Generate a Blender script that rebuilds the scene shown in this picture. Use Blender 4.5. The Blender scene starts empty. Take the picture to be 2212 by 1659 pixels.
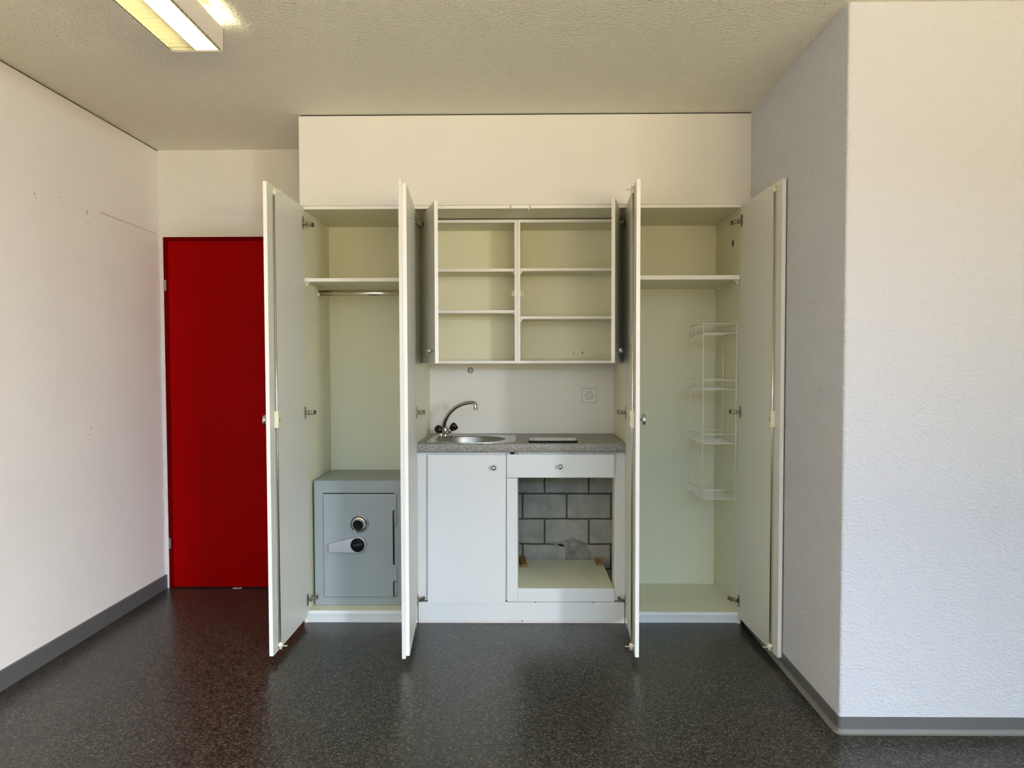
import bpy, bmesh, math, random
from mathutils import Vector, Matrix
PI = math.pi
SC = bpy.context.scene
COL = SC.collection

# ---------------------------------------------------------------- camera
W_PX, H_PX = 2212.0, 1659.0
F_PX, YAW, PITCH, ROLL = 1651.2, 0.0131, 0.0369, -0.0023
CAM = Vector((0.0, -3.7575, 1.2858))
cd = bpy.data.cameras.new('camera')
cam = bpy.data.objects.new('camera', cd)
COL.objects.link(cam)
cd.sensor_fit = 'HORIZONTAL'
cd.sensor_width = 36.0
cd.lens = 36.0 * F_PX / W_PX
cd.shift_x = -12.48 / W_PX
cd.shift_y = 18.52 / W_PX
cd.clip_start = 0.05
fw = Vector((-math.sin(YAW) * math.cos(PITCH), math.cos(YAW) * math.cos(PITCH), -math.sin(PITCH)))
rt = Vector((math.cos(YAW), math.sin(YAW), 0))
up = rt.cross(fw)
r2 = rt * math.cos(ROLL) + up * math.sin(ROLL)
u2 = -rt * math.sin(ROLL) + up * math.cos(ROLL)
m3 = Matrix((r2, u2, -fw)).transposed()
cam.matrix_world = Matrix.Translation(CAM) @ m3.to_4x4()
SC.camera = cam

# ---------------------------------------------------------------- world, daylight, exposure
SC.view_settings.view_transform = 'Standard'
SC.view_settings.look = 'None'
SC.view_settings.gamma = 1.0
SC.view_settings.use_curve_mapping = False
SC.view_settings.exposure = 0.0
wd = bpy.data.worlds.new('world')
SC.world = wd
wd.use_nodes = True
bg = wd.node_tree.nodes['Background']
bg.inputs[0].default_value = (0.62, 0.78, 1.0, 1)
bg.inputs[1].default_value = 0.15


def area(name, loc, target, sx, sy, power, color):
    ld = bpy.data.lights.new(name, 'AREA')
    ld.shape = 'RECTANGLE'
    ld.size, ld.size_y = sx, sy
    ld.energy = power
    ld.color = color
    o = bpy.data.objects.new(name, ld)
    COL.objects.link(o)
    o.location = loc
    d = Vector(target) - Vector(loc)
    o.rotation_euler = d.to_track_quat('-Z', 'Y').to_euler()
    return o


# open sky high outside the window wall behind the camera, sunlit ground below it
area('sky_light', (1.9, -9.0, 3.9), (0.9, -3.0, 0.7), 7.0, 3.2, 2150, (0.42, 0.68, 1.0))
area('side_sky_light', (6.9, -9.0, 3.0), (0.9, -3.0, 0.7), 4.0, 3.2, 3500, (0.86, 0.88, 1.0))
area('ground_light', (3.6, -8.4, -0.4), (0.5, -2.0, 2.4), 5.0, 3.0, 2100, (1.0, 0.81, 0.50))
area('near_ground_light', (-0.3, -8.4, -0.4), (0.8, -2.0, 2.4), 4.0, 3.0, 750, (1.0, 0.81, 0.50))

# ---------------------------------------------------------------- materials


def nodes_of(name):
    m = bpy.data.materials.new(name)
    m.use_nodes = True
    nt = m.node_tree
    return m, nt, nt.nodes['Principled BSDF']


def mat(name, col, rough=0.5, metal=0.0, var=0.03, vscale=6.0, bump=0.0, bscale=60.0, bdetail=2.0, spec=0.5, emit=None, estr=0.0, bdist=0.002):
    """procedural material: base colour with slight noise variation and optional noise bump"""
    m, nt, b = nodes_of(name)
    L = nt.links
    tc = nt.nodes.new('ShaderNodeTexCoord')
    b.inputs['Roughness'].default_value = rough
    b.inputs['Metallic'].default_value = metal
    b.inputs['Specular IOR Level'].default_value = spec
    n = nt.nodes.new('ShaderNodeTexNoise')
    n.inputs['Scale'].default_value = vscale
    n.inputs['Detail'].default_value = 3.0
    L.new(tc.outputs['Object'], n.inputs['Vector'])
    r = nt.nodes.new('ShaderNodeValToRGB')
    r.color_ramp.elements[0].position = 0.3
    r.color_ramp.elements[1].position = 0.7
    r.color_ramp.elements[0].color = tuple(c * (1 - var) for c in col) + (1,)
    r.color_ramp.elements[1].color = tuple(min(1, c * (1 + var)) for c in col) + (1,)
    L.new(n.outputs['Fac'], r.inputs['Fac'])
    L.new(r.outputs['Color'], b.inputs['Base Color'])
    if bump > 0:
        n2 = nt.nodes.new('ShaderNodeTexNoise')
        n2.inputs['Scale'].default_value = bscale
        n2.inputs['Detail'].default_value = bdetail
        L.new(tc.outputs['Object'], n2.inputs['Vector'])
        bp = nt.nodes.new('ShaderNodeBump')
        bp.inputs['Strength'].default_value = bump
        bp.inputs['Distance'].default_value = bdist
        L.new(n2.outputs['Fac'], bp.inputs['Height'])
        L.new(bp.outputs['Normal'], b.inputs['Normal'])
    if emit:
        b.inputs['Emission Color'].default_value = tuple(emit) + (1,)
        b.inputs['Emission Strength'].default_value = estr
    return m


def block_mat(name, col, joint, bw=0.26, bh=0.15, mortar=0.012, bump=0.6, ox=0.0, oz=0.0, rough=0.9, patchy=0.1, soft=0.1, scr=False):
    m, nt, b = nodes_of(name)
    L = nt.links
    tc = nt.nodes.new('ShaderNodeTexCoord')
    sep = nt.nodes.new('ShaderNodeSeparateXYZ')
    L.new(tc.outputs['Object'], sep.inputs[0])
    ax = nt.nodes.new('ShaderNodeMath'); ax.operation = 'ADD'; ax.inputs[1].default_value = ox
    az = nt.nodes.new('ShaderNodeMath'); az.operation = 'ADD'; az.inputs[1].default_value = oz
    L.new(sep.outputs['X'], ax.inputs[0]); L.new(sep.outputs['Z'], az.inputs[0])
    wn = nt.nodes.new('ShaderNodeTexNoise'); wn.inputs['Scale'].default_value = 14
    L.new(tc.outputs['Object'], wn.inputs['Vector'])
    wm = nt.nodes.new('ShaderNodeMath'); wm.operation = 'MULTIPLY_ADD'; wm.inputs[1].default_value = 0.006; wm.inputs[2].default_value = -0.003
    L.new(wn.outputs['Fac'], wm.inputs[0])
    az2 = nt.nodes.new('ShaderNodeMath'); az2.operation = 'ADD'
    L.new(az.outputs[0], az2.inputs[0]); L.new(wm.outputs[0], az2.inputs[1])
    cmb = nt.nodes.new('ShaderNodeCombineXYZ')
    L.new(ax.outputs[0], cmb.inputs[0]); L.new(az2.outputs[0], cmb.inputs[1])
    br = nt.nodes.new('ShaderNodeTexBrick')
    br.inputs['Scale'].default_value = 1.0
    br.inputs['Brick Width'].default_value = bw
    br.inputs['Row Height'].default_value = bh
    br.inputs['Mortar Size'].default_value = mortar
    br.inputs['Mortar Smooth'].default_value = soft
    br.inputs['Color1'].default_value = tuple(c * (1 + patchy) for c in col) + (1,)
    br.inputs['Color2'].default_value = tuple(c * (1 - patchy) for c in col) + (1,)
    br.inputs['Mortar'].default_value = tuple(joint) + (1,)
    L.new(cmb.outputs[0], br.inputs['Vector'])
    n = nt.nodes.new('ShaderNodeTexNoise'); n.inputs['Scale'].default_value = 9; n.inputs['Detail'].default_value = 8; n.inputs['Roughness'].default_value = 0.7
    L.new(tc.outputs['Object'], n.inputs['Vector'])
    mx = nt.nodes.new('ShaderNodeMix'); mx.data_type = 'RGBA'; mx.blend_type = 'MULTIPLY'
    rr = nt.nodes.new('ShaderNodeValToRGB')
    rr.color_ramp.elements[0].position = 0.35; rr.color_ramp.elements[0].color = (0.7 if scr else 0.95,) * 3 + (1,)
    rr.color_ramp.elements[1].position = 0.65; rr.color_ramp.elements[1].color = (1, 1, 1, 1)
    L.new(n.outputs['Fac'], rr.inputs[0])
    mx.inputs[0].default_value = 1.0
    L.new(br.outputs['Color'], mx.inputs[6]); L.new(rr.outputs[0], mx.inputs[7])
    L.new(mx.outputs[2], b.inputs['Base Color'])
    b.inputs['Roughness'].default_value = rough
    n2 = nt.nodes.new('ShaderNodeTexNoise'); n2.inputs['Scale'].default_value = 90; n2.inputs['Detail'].default_value = 4
    L.new(tc.outputs['Object'], n2.inputs['Vector'])
    ma = nt.nodes.new('ShaderNodeMath'); ma.operation = 'MULTIPLY_ADD'; ma.inputs[1].default_value = -1.0
    L.new(br.outputs['Fac'], ma.inputs[0])
    m2 = nt.nodes.new('ShaderNodeMath'); m2.operation = 'MULTIPLY'; m2.inputs[1].default_value = 0.35
    L.new(n2.outputs['Fac'], m2.inputs[0]); L.new(m2.outputs[0], ma.inputs[2])
    bp = nt.nodes.new('ShaderNodeBump'); bp.inputs['Strength'].default_value = bump; bp.inputs['Distance'].default_value = 0.004
    L.new(ma.outputs[0], bp.inputs['Height']); L.new(bp.outputs[0], b.inputs['Normal'])
    return m


def plaster_mat(name, col, scale=70.0, strength=0.9, dist=0.006):
    """coarse rolled plaster: blobs stretched a little on the diagonal"""
    m, nt, b = nodes_of(name)
    L = nt.links
    tc = nt.nodes.new('ShaderNodeTexCoord')
    mp = nt.nodes.new('ShaderNodeMapping')
    mp.inputs['Rotation'].default_value = (0.5, 0.6, 0.4)
    mp.inputs['Scale'].default_value = (1.0, 1.0, 1.7)
    L.new(tc.outputs['Object'], mp.inputs[0])
    n = nt.nodes.new('ShaderNodeTexNoise')
    n.inputs['Scale'].default_value = scale; n.inputs['Detail'].default_value = 2.5; n.inputs['Roughness'].default_value = 0.55
    n.inputs['Distortion'].default_value = 0.4
    L.new(mp.outputs[0], n.inputs['Vector'])
    bp = nt.nodes.new('ShaderNodeBump'); bp.inputs['Strength'].default_value = strength; bp.inputs['Distance'].default_value = dist
    L.new(n.outputs['Fac'], bp.inputs['Height']); L.new(bp.outputs[0], b.inputs['Normal'])
    b.inputs['Base Color'].default_value = tuple(col) + (1,)
    b.inputs['Roughness'].default_value = 0.85
    b.inputs['Specular IOR Level'].default_value = 0.25
    return m


def speckle_mat(name, stops, scale, rough, scale2=None, spec=0.5, bump=0.05, detail=3.0, sx=1.0):
    m, nt, b = nodes_of(name)
    L = nt.links
    tc = nt.nodes.new('ShaderNodeTexCoord')
    mp = nt.nodes.new('ShaderNodeMapping')
    mp.inputs['Scale'].default_value = (1.0, sx, 1.0)
    L.new(tc.outputs['Object'], mp.inputs[0])
    n = nt.nodes.new('ShaderNodeTexNoise')
    n.inputs['Scale'].default_value = scale; n.inputs['Detail'].default_value = detail; n.inputs['Roughness'].default_value = 0.7
    L.new(mp.outputs[0], n.inputs['Vector'])
    r = nt.nodes.new('ShaderNodeValToRGB')
    els = r.color_ramp.elements
    els[0].position, els[0].color = stops[0][0], tuple(stops[0][1]) + (1,)
    els[1].position, els[1].color = stops[-1][0], tuple(stops[-1][1]) + (1,)
    for p, c in stops[1:-1]:
        e = els.new(p); e.color = tuple(c) + (1,)
    L.new(n.outputs['Fac'], r.inputs[0])
    L.new(r.outputs[0], b.inputs['Base Color'])
    b.inputs['Roughness'].default_value = rough
    b.inputs['Specular IOR Level'].default_value = spec
    if bump:
        bp = nt.nodes.new('ShaderNodeBump'); bp.inputs['Strength'].default_value = bump; bp.inputs['Distance'].default_value = 0.001
        L.new(n.outputs['Fac'], bp.inputs['Height']); L.new(bp.outputs[0], b.inputs['Normal'])
    return m


M = {}
M['left_wall'] = mat('left_wall_paint', (0.86, 0.82, 0.765), 0.7, var=0.015, vscale=3, bump=0.05, bscale=120, spec=0.3)
M['plaster'] = plaster_mat('rolled_plaster', (0.605, 0.615, 0.65))
M['ceiling'] = plaster_mat('ceiling_plaster', (0.84, 0.81, 0.69), scale=95, strength=1.0, dist=0.006)
M['soffit'] = mat('soffit_paint', (0.745, 0.725, 0.67), 0.65, var=0.01, bump=0.03, bscale=150, spec=0.3)
M['rear'] = mat('rear_wall_paint', (0.72, 0.70, 0.66), 0.8)
M['painted_block'] = block_mat('painted_blockwork', (0.72, 0.70, 0.64), (0.74, 0.72, 0.66), bump=0.35, patchy=0.0, bw=0.2535, bh=0.146, oz=0.068, ox=0.08765, soft=0.5, mortar=0.0055)
M['raw_block'] = block_mat('raw_blockwork', (0.46, 0.435, 0.375), (0.11, 0.10, 0.07), bump=1.0, patchy=0.05, bw=0.252, bh=0.145, oz=0.032, ox=0.0809, soft=0.1, mortar=0.0055, scr=True)
M['floor'] = speckle_mat('speckled_linoleum', [(0.34, (0.005, 0.005, 0.004)), (0.46, (0.015, 0.014, 0.011)), (0.54, (0.042, 0.039, 0.030)), (0.62, (0.110, 0.100, 0.076)), (0.75, (0.28, 0.26, 0.21))], 135, 0.30, spec=0.36, bump=0.15, detail=4.0)
M['base_grey'] = mat('grey_vinyl_skirting', (0.115, 0.115, 0.112), 0.5, var=0.02)
M['base_light'] = mat('skirting_foot', (0.17, 0.168, 0.16), 0.5, var=0.02)
M['dark_gap'] = mat('gap_shade_black', (0.02, 0.018, 0.015), 0.9)  # near-black stands in for the shade inside open gaps
M['melamine'] = mat('white_melamine', (0.72, 0.725, 0.70), 0.38, var=0.008, vscale=2.5, spec=0.4)
M['inner'] = mat('light_tinted_cream_melamine', (0.77, 0.76, 0.575), 0.42, var=0.02, vscale=2.0, spec=0.4)  # yellow cast of the light inside mixed into the cream base
M['door_face'] = mat('grained_melamine_door', (0.72, 0.73, 0.66), 0.40, var=0.01, vscale=3, bump=0.04, bscale=260, spec=0.45)
M['mortar_smear'] = mat('rough_mortar_smear', (0.27, 0.26, 0.22), 0.95, var=0.3, vscale=25, bump=0.8, bscale=60)
M['splash'] = mat('warm_white_splashback', (0.79, 0.765, 0.69), 0.35, var=0.02, vscale=2.5, spec=0.4)
M['bowl'] = mat('satin_steel_bowl', (0.34, 0.33, 0.30), 0.38, metal=1.0, var=0.03, vscale=30)
M['edge'] = mat('lit_edge_banding', (0.86, 0.84, 0.79), 0.4, var=0.01)  # edge bands coloured lighter to show them facing the window
M['hole'] = mat('dark_drill_hole', (0.10, 0.075, 0.045), 0.9)
M['chrome'] = mat('polished_chrome', (0.58, 0.57, 0.55), 0.08, metal=1.0, var=0.01)
M['nickel'] = mat('nickel_hinge', (0.36, 0.33, 0.27), 0.26, metal=1.0, var=0.05, vscale=80)
M['rod'] = mat('bronze_rod', (0.66, 0.60, 0.50), 0.22, metal=1.0, var=0.02)
M['beige'] = mat('beige_plastic', (0.80, 0.76, 0.58), 0.45, var=0.01)
M['white_plastic'] = mat('white_plastic', (0.82, 0.81, 0.76), 0.4, var=0.01)
M['wire'] = mat('white_coated_wire', (0.84, 0.82, 0.74), 0.35, var=0.01)
M['red'] = mat('red_gloss_door', (0.31, 0.0002, 0.0002), 0.5, var=0.02, vscale=2, spec=0.03)
M['red_frame'] = mat('red_gloss_frame', (0.13, 0.0002, 0.0002), 0.5, var=0.02, spec=0.03)
M['trim_white'] = mat('cracked_white_trim', (0.70, 0.65, 0.62), 0.7, var=0.06, vscale=30)
M['steel'] = mat('brushed_steel', (0.56, 0.54, 0.50), 0.26, metal=1.0, var=0.03, vscale=30)
M['worktop'] = speckle_mat('granite_laminate', [(0.36, (0.11, 0.105, 0.09)), (0.48, (0.215, 0.205, 0.175)), (0.56, (0.31, 0.30, 0.265)), (0.66, (0.80, 0.79, 0.76))], 340, 0.42, bump=0.0, detail=2.5)
M['safe'] = mat('grey_safe_enamel', (0.335, 0.37, 0.37), 0.45, var=0.02, vscale=5, bump=0.12, bscale=220, bdist=0.0008)
M['black'] = mat('black_plastic', (0.004, 0.004, 0.005), 0.5, var=0.0, spec=0.15)
M['brown_plastic'] = mat('brown_black_knob', (0.010, 0.005, 0.004), 0.16, var=0.1)
M['alu'] = mat('brushed_aluminium', (0.60, 0.60, 0.61), 0.38, metal=0.9, var=0.03, vscale=20)
M['letter'] = mat('grey_lettering', (0.06, 0.065, 0.065), 0.6)
M['wood'] = mat('brown_wooden_block', (0.30, 0.13, 0.035), 0.5, var=0.25, vscale=25)
M['screen'] = mat('reflection_tinted_glass', (0.52, 0.51, 0.45), 0.08, var=0.0)  # pale colour stands in for the wall reflected in the screen
M['scuff'] = mat('wall_scuff', (0.50, 0.40, 0.30), 0.8)
M['seam'] = mat('wall_seam', (0.66, 0.56, 0.42), 0.8)
M['lamp_body'] = mat('lamp_white_enamel', (0.74, 0.69, 0.62), 0.4, var=0.0)
M['louvre'] = mat('lamp_louvre', (0.50, 0.49, 0.36), 0.5, var=0.0, spec=0.3)
M['tube'] = mat('fluorescent_tube', (1, 1, 1), 0.4, var=0.0, emit=(1.0, 0.90, 0.55), estr=95.0)
M['frame'] = mat('window_frame_paint', (0.75, 0.75, 0.73), 0.5)
m, nt, b = nodes_of('clear_suction_hook')
b.inputs['Base Color'].default_value = (0.9, 0.88, 0.8, 1)
b.inputs['Roughness'].default_value = 0.1
b.inputs['Transmission Weight'].default_value = 0.6
M['clear'] = m

# ---------------------------------------------------------------- mesh helpers


class MB:
    """collects shapes; build() links them as ONE mesh object"""

    def __init__(s):
        s.bm = bmesh.new()
        s.mats = []
        s.X = None

    def mi(s, m):
        if m not in s.mats:
            s.mats.append(m)
        return s.mats.index(m)

    def _add(s, verts, faces, m, smooth=False):
        if s.X is not None:
            verts = [s.X @ Vector(v) for v in verts]
        vs = [s.bm.verts.new(v) for v in verts]
        k = s.mi(m)
        out = []
        for f in faces:
            try:
                fc = s.bm.faces.new([vs[i] for i in f])
            except ValueError:
                continue
            fc.material_index = k
            fc.smooth = smooth
            out.append(fc)
        return vs, out

    def box(s, x0, x1, y0, y1, z0, z1, m, bev=0.0):
        if x0 > x1: x0, x1 = x1, x0
        if y0 > y1: y0, y1 = y1, y0
        if z0 > z1: z0, z1 = z1, z0
        b = bev
        if b <= 0 or min(x1 - x0, y1 - y0, z1 - z0) <= 2.2 * b:
            v = [(x, y, z) for x in (x0, x1) for y in (y0, y1) for z in (z0, z1)]
            f = [(0, 1, 3, 2), (4, 6, 7, 5), (0, 4, 5, 1), (2, 3, 7, 6), (0, 2, 6, 4), (1, 5, 7, 3)]
            s._add(v, f, m)
            return s
        # chamfered box: three verts per corner
        v = []
        idx = {}
        for i, (x, sx) in enumerate(((x0, 1), (x1, -1))):
            for j, (y, sy) in enumerate(((y0, 1), (y1, -1))):
                for k, (z, sz) in enumerate(((z0, 1), (z1, -1))):
                    idx[i, j, k] = len(v)
                    v += [(x, y + sy * b, z + sz * b), (x + sx * b, y, z + sz * b), (x + sx * b, y + sy * b, z)]
        f = []
        for i in (0, 1):
            f.append([idx[i, 0, 0], idx[i, 1, 0], idx[i, 1, 1], idx[i, 0, 1]])
            f.append([idx[0, i, 0] + 1, idx[1, i, 0] + 1, idx[1, i, 1] + 1, idx[0, i, 1] + 1])
            f.append([idx[0, 0, i] + 2, idx[1, 0, i] + 2, idx[1, 1, i] + 2, idx[0, 1, i] + 2])
        for i in (0, 1):
            for j in (0, 1):
                a, c = idx[i, j, 0], idx[i, j, 1]
                f.append([a, c, c + 1, a + 1])
                a, c = idx[i, 0, j], idx[i, 1, j]
                f.append([a, c, c + 2, a + 2])
                a, c = idx[0, i, j], idx[1, i, j]
                f.append([a + 1, c + 1, c + 2, a + 2])
        for key in idx:
            a = idx[key]
            f.append([a, a + 1, a + 2])
        s._add(v, f, m)
        return s

    def tube(s, pts, r, m, n=10, caps=True, closed=False):
        """round bar along points; r a number or a list"""
        P = [Vector(p) for p in pts]
        N = len(P)
        R = r if isinstance(r, (list, tuple)) else [r] * N
        vs = []
        prev = None
        for i in range(N):
            if closed:
                t = P[(i + 1) % N] - P[i - 1]
            else:
                t = P[min(i + 1, N - 1)] - P[max(i - 1, 0)]
            t.normalize()
            if prev is None:
                a = Vector((0, 0, 1)) if abs(t.z) < 0.9 else Vector((1, 0, 0))
                u = t.cross(a).normalized()
            else:
                u = (prev - t * prev.dot(t)).normalized()
            prev = u
            w = t.cross(u)
            for k in range(n):
                an = 2 * PI * k / n
                vs.append(P[i] + (u * math.cos(an) + w * math.sin(an)) * R[i])
        f = []
        for i in range(N if closed else N - 1):
            j = (i + 1) % N
            for k in range(n):
                k2 = (k + 1) % n
                f.append([i * n + k, i * n + k2, j * n + k2, j * n + k])
        nb = len(f)
        if caps and not closed:
            f.append(list(range(n)))
            f.append([(N - 1) * n + k for k in range(n)])
        _, fs = s._add(vs, f, m, True)
        for q in fs[nb:]:
            q.smooth = False
        return s

    def lathe(s, prof, c, axis, m, n=24, smooth=True, mlist=None):
        """revolve (radius, height) profile about axis through c"""
        a = Vector(axis).normalized()
        h = Vector((0, 0, 1)) if abs(a.z) < 0.9 else Vector((1, 0, 0))
        u = a.cross(h).normalized()
        w = a.cross(u)
        c = Vector(c)
        vs, rings = [], []
        for (r, z) in prof:
            if r < 1e-6:
                rings.append([len(vs)])
                vs.append(c + a * z)
            else:
                rings.append(list(range(len(vs), len(vs) + n)))
                for k in range(n):
                    an = 2 * PI * k / n
                    vs.append(c + a * z + (u * math.cos(an) + w * math.sin(an)) * r)
        groups = {}
        for i in range(len(rings) - 1):
            A, B = rings[i], rings[i + 1]
            mm = mlist[i] if mlist else m
            g = groups.setdefault(mm.name, (mm, []))[1]
            for k in range(n):
                k2 = (k + 1) % n
                if len(A) == 1 and len(B) == 1:
                    continue
                if len(A) == 1:
                    g.append([A[0], B[k], B[k2]])
                elif len(B) == 1:
                    g.append([A[k], A[k2], B[0]])
                else:
                    g.append([A[k], A[k2], B[k2], B[k]])
        if s.X is not None:
            vs = [s.X @ Vector(v) for v in vs]
        bv = [s.bm.verts.new(v) for v in vs]
        for mm, g in groups.values():
            k = s.mi(mm)
            for f in g:
                try:
                    fc = s.bm.faces.new([bv[i] for i in f])
                    fc.material_index = k
                    fc.smooth = smooth
                except ValueError:
                    pass
        return s

    def prism(s, poly, y0, y1, m, smooth=False, plane='XZ'):
        """extrude polygon between two depths"""
        n = len(poly)
        def P(a, b, y):
            return (a, y, b) if plane == 'XZ' else ((y, a, b) if plane == 'YZ' else (a, b, y))
        v = [P(a, b, y0) for a, b in poly] + [P(a, b, y1) for a, b in poly]
        f = [list(range(n)), list(range(n, 2 * n))]
        for i in range(n):
            j = (i + 1) % n
            f.append([i, j, n + j, n + i])
        _, fs = s._add(v, f, m)
        if smooth:
            for q in fs[2:]:
                q.smooth = True
        return s

    def plate_with_hole(s, x0, x1, y0, y1, z, cx, cy, r, m, n=48):
        """flat sheet with a round hole"""
        bm = s.bm
        k = s.mi(m)
        ring = [bm.verts.new((cx + r * math.cos(2 * PI * i / n), cy + r * math.sin(2 * PI * i / n), z)) for i in range(n)]
        out = []
        for i in range(n):
            a = 2 * PI * i / n
            dx, dy = math.cos(a), math.sin(a)
            t = min(((x1 - cx) / dx if dx > 1e-9 else (x0 - cx) / dx if dx < -1e-9 else 1e9),
                    ((y1 - cy) / dy if dy > 1e-9 else (y0 - cy) / dy if dy < -1e-9 else 1e9))
            out.append(bm.verts.new((cx + dx * t, cy + dy * t, z)))
        cs = [(x1, y1), (x0, y1), (x0, y0), (x1, y0)]
        for i in range(n):
            j = (i + 1) % n
            a, b = out[i].co, out[j].co
            fv = [ring[i], ring[j], out[j]]
            if abs(a.x - b.x) > 1e-6 and abs(a.y - b.y) > 1e-6:
                c = min(cs, key=lambda q: (q[0] - a.x) ** 2 + (q[1] - a.y) ** 2)
                fv.append(bm.verts.new((c[0], c[1], z)))
            fv.append(out[i])
            fc = bm.faces.new(fv)
            fc.material_index = k
        return s

    def build(s, name, parent=None, fix=True):
        if fix:
            bmesh.ops.recalc_face_normals(s.bm, faces=s.bm.faces[:])
        off = Vector((0, 0, 0))
        if parent is not None:
            off = Vector(parent['_o'])
        else:
            c = [v.co for v in s.bm.verts]
            off = Vector(((min(v.x for v in c) + max(v.x for v in c)) / 2, (min(v.y for v in c) + max(v.y for v in c)) / 2, min(v.z for v in c)))
        bmesh.ops.translate(s.bm, verts=s.bm.verts[:], vec=-off)
        me = bpy.data.meshes.new(name)
        s.bm.to_mesh(me)
        s.bm.free()
        for q in s.mats:
            me.materials.append(q)
        o = bpy.data.objects.new(name, me)
        COL.objects.link(o)
        o['_o'] = off
        if parent is not None:
            o.parent = parent
        else:
            o.location = off
        ALL.append(o)
        return o


ALL = []


def tag(o, label=None, cat=None, group=None, kind=None):
    if label: o['label'] = label
    if cat: o['category'] = cat
    if group: o['group'] = group
    if kind: o['kind'] = kind
    return o


def thing(name, loc, label, cat, group=None):
    o = bpy.data.objects.new(name, None)
    COL.objects.link(o)
    o.location = loc
    o.empty_display_size = 0.05
    o['_o'] = Vector(loc)
    ALL.append(o)
    return tag(o, label, cat, group)


def struct(mb, name, fix=True, label=None):
    o = mb.build(name, None, fix)
    o['kind'] = 'structure'
    if label: o['label'] = label
    return o


# ---------------------------------------------------------------- room shell
XL, XR, XFAR = -2.0902, 1.082, 4.3
YB, YC, YREAR = 0.5856, -1.127, -6.2
H = 2.5

f = MB()
f.box(XL - 0.2, XFAR + 0.2, YREAR - 0.2, YB + 0.2, -0.1, 0.0, M['floor'])
struct(f, 'floor')
c = MB()
c.box(XL - 0.2, XFAR + 0.2, YREAR - 0.2, YB + 0.2, H, H + 0.1, M['ceiling'])
struct(c, 'ceiling')

w = MB()
w.box(XL - 0.15, XL, YREAR, YB, 0, H - 0.007, M['left_wall'])
w.box(XL - 0.15, XL - 0.006, YREAR, YB, H - 0.007, H, M['dark_gap'])
# old patch outline and scuffs, flush paint marks half a millimetre proud
w.prism([(-0.020, 2.037), (-0.016, 2.029), (0.545, 2.022), (0.545, 2.027)], XL - 0.001, XL + 0.0004, M['seam'], plane='YZ')
w.box(XL - 0.001, XL + 0.0003, -0.020, -0.0185, 1.45, 2.03, M['left_wall'])
for (y, z, r) in ((-0.513, 2.013, 0.006), (-0.505, 2.000, 0.003), (-0.342, 2.036, 0.004), (-0.325, 2.020, 0.003), (-0.232, 1.992, 0.003),
                  (-0.128, 2.013, 0.007), (-0.128, 2.003, 0.004), (-0.150, 1.972, 0.002), (-0.142, 1.968, 0.002), (-0.132, 1.964, 0.003),
                  (-0.122, 1.963, 0.002), (-0.112, 1.965, 0.003), (-0.134, 0.987, 0.005), (-0.150, 0.955, 0.004), (-0.48, 2.22, 0.003), (-0.30, 1.78, 0.003)):
    w.lathe([(0, 0.0005), (r, 0.0004), (r, -0.001)], (XL, y, z), (1, 0, 0), M['scuff'], n=7, smooth=False)
struct(w, 'wall_left')

# rear block wall: painted left of the built-in units, raw grey behind them; the opening of the red door is cut out
DX0, DX1, DZ = -2.069, -1.135, 2.012
w = MB()
w.box(XL, DX0, YB, YB + 0.15, 0, DZ, M['trim_white'])
w.box(DX1, -1.112, YB, YB + 0.15, 0, DZ, M['painted_block'])
w.box(XL, -1.112, YB, YB + 0.15, DZ, H, M['painted_block'])
w.box(-1.112, XR + 0.1, YB, YB + 0.15, 0, H, M['raw_block'])
smear = [(0.1307, 0.266), (0.1889, 0.2714), (0.2233, 0.2847), (0.263, 0.2928), (0.2948, 0.2794), (0.3213, 0.2715), (0.3372, 0.2581), (0.3425, 0.2314), (0.361, 0.2047), (0.3664, 0.1566), (0.2207, 0.1565), (0.2154, 0.2367), (0.1889, 0.2553), (0.1519, 0.2553)]
rng = random.Random(4)
rag = []
for i, (a, b2) in enumerate(smear):
    a2, b3 = smear[(i + 1) % len(smear)]
    for k in range(7):
        t_ = k / 7
        rag.append((a + (a2 - a) * t_ + rng.uniform(-0.004, 0.004), b2 + (b3 - b2) * t_ + rng.uniform(-0.004, 0.004)))
w.prism(rag, YB - 0.0015, YB + 0.001, M['mortar_smear'])
w.box(DX0, DX1, YB + 0.12, YB + 0.15, 0, DZ, M['dark_gap'])
struct(w, 'wall_back')

# jutting wall block on the right, its near corner slightly rounded
w = MB()
r = 0.010
poly = [(XR, YB + 0.15), (XR, YC + r)]
poly += [(XR + r - r * math.cos(a), YC + r - r * math.sin(a)) for a in (PI / 8, PI / 4, 3 * PI / 8)]
poly += [(XR + r, YC), (XFAR, YC), (XFAR, YB + 0.15)]
w.prism(poly, 0, H, M['plaster'], plane='XY')
struct(w, 'wall_right')
w = MB()
w.box(XFAR, XFAR + 0.15, YREAR, YC, 0, H, M['rear'])
struct(w, 'wall_far_right')

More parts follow.
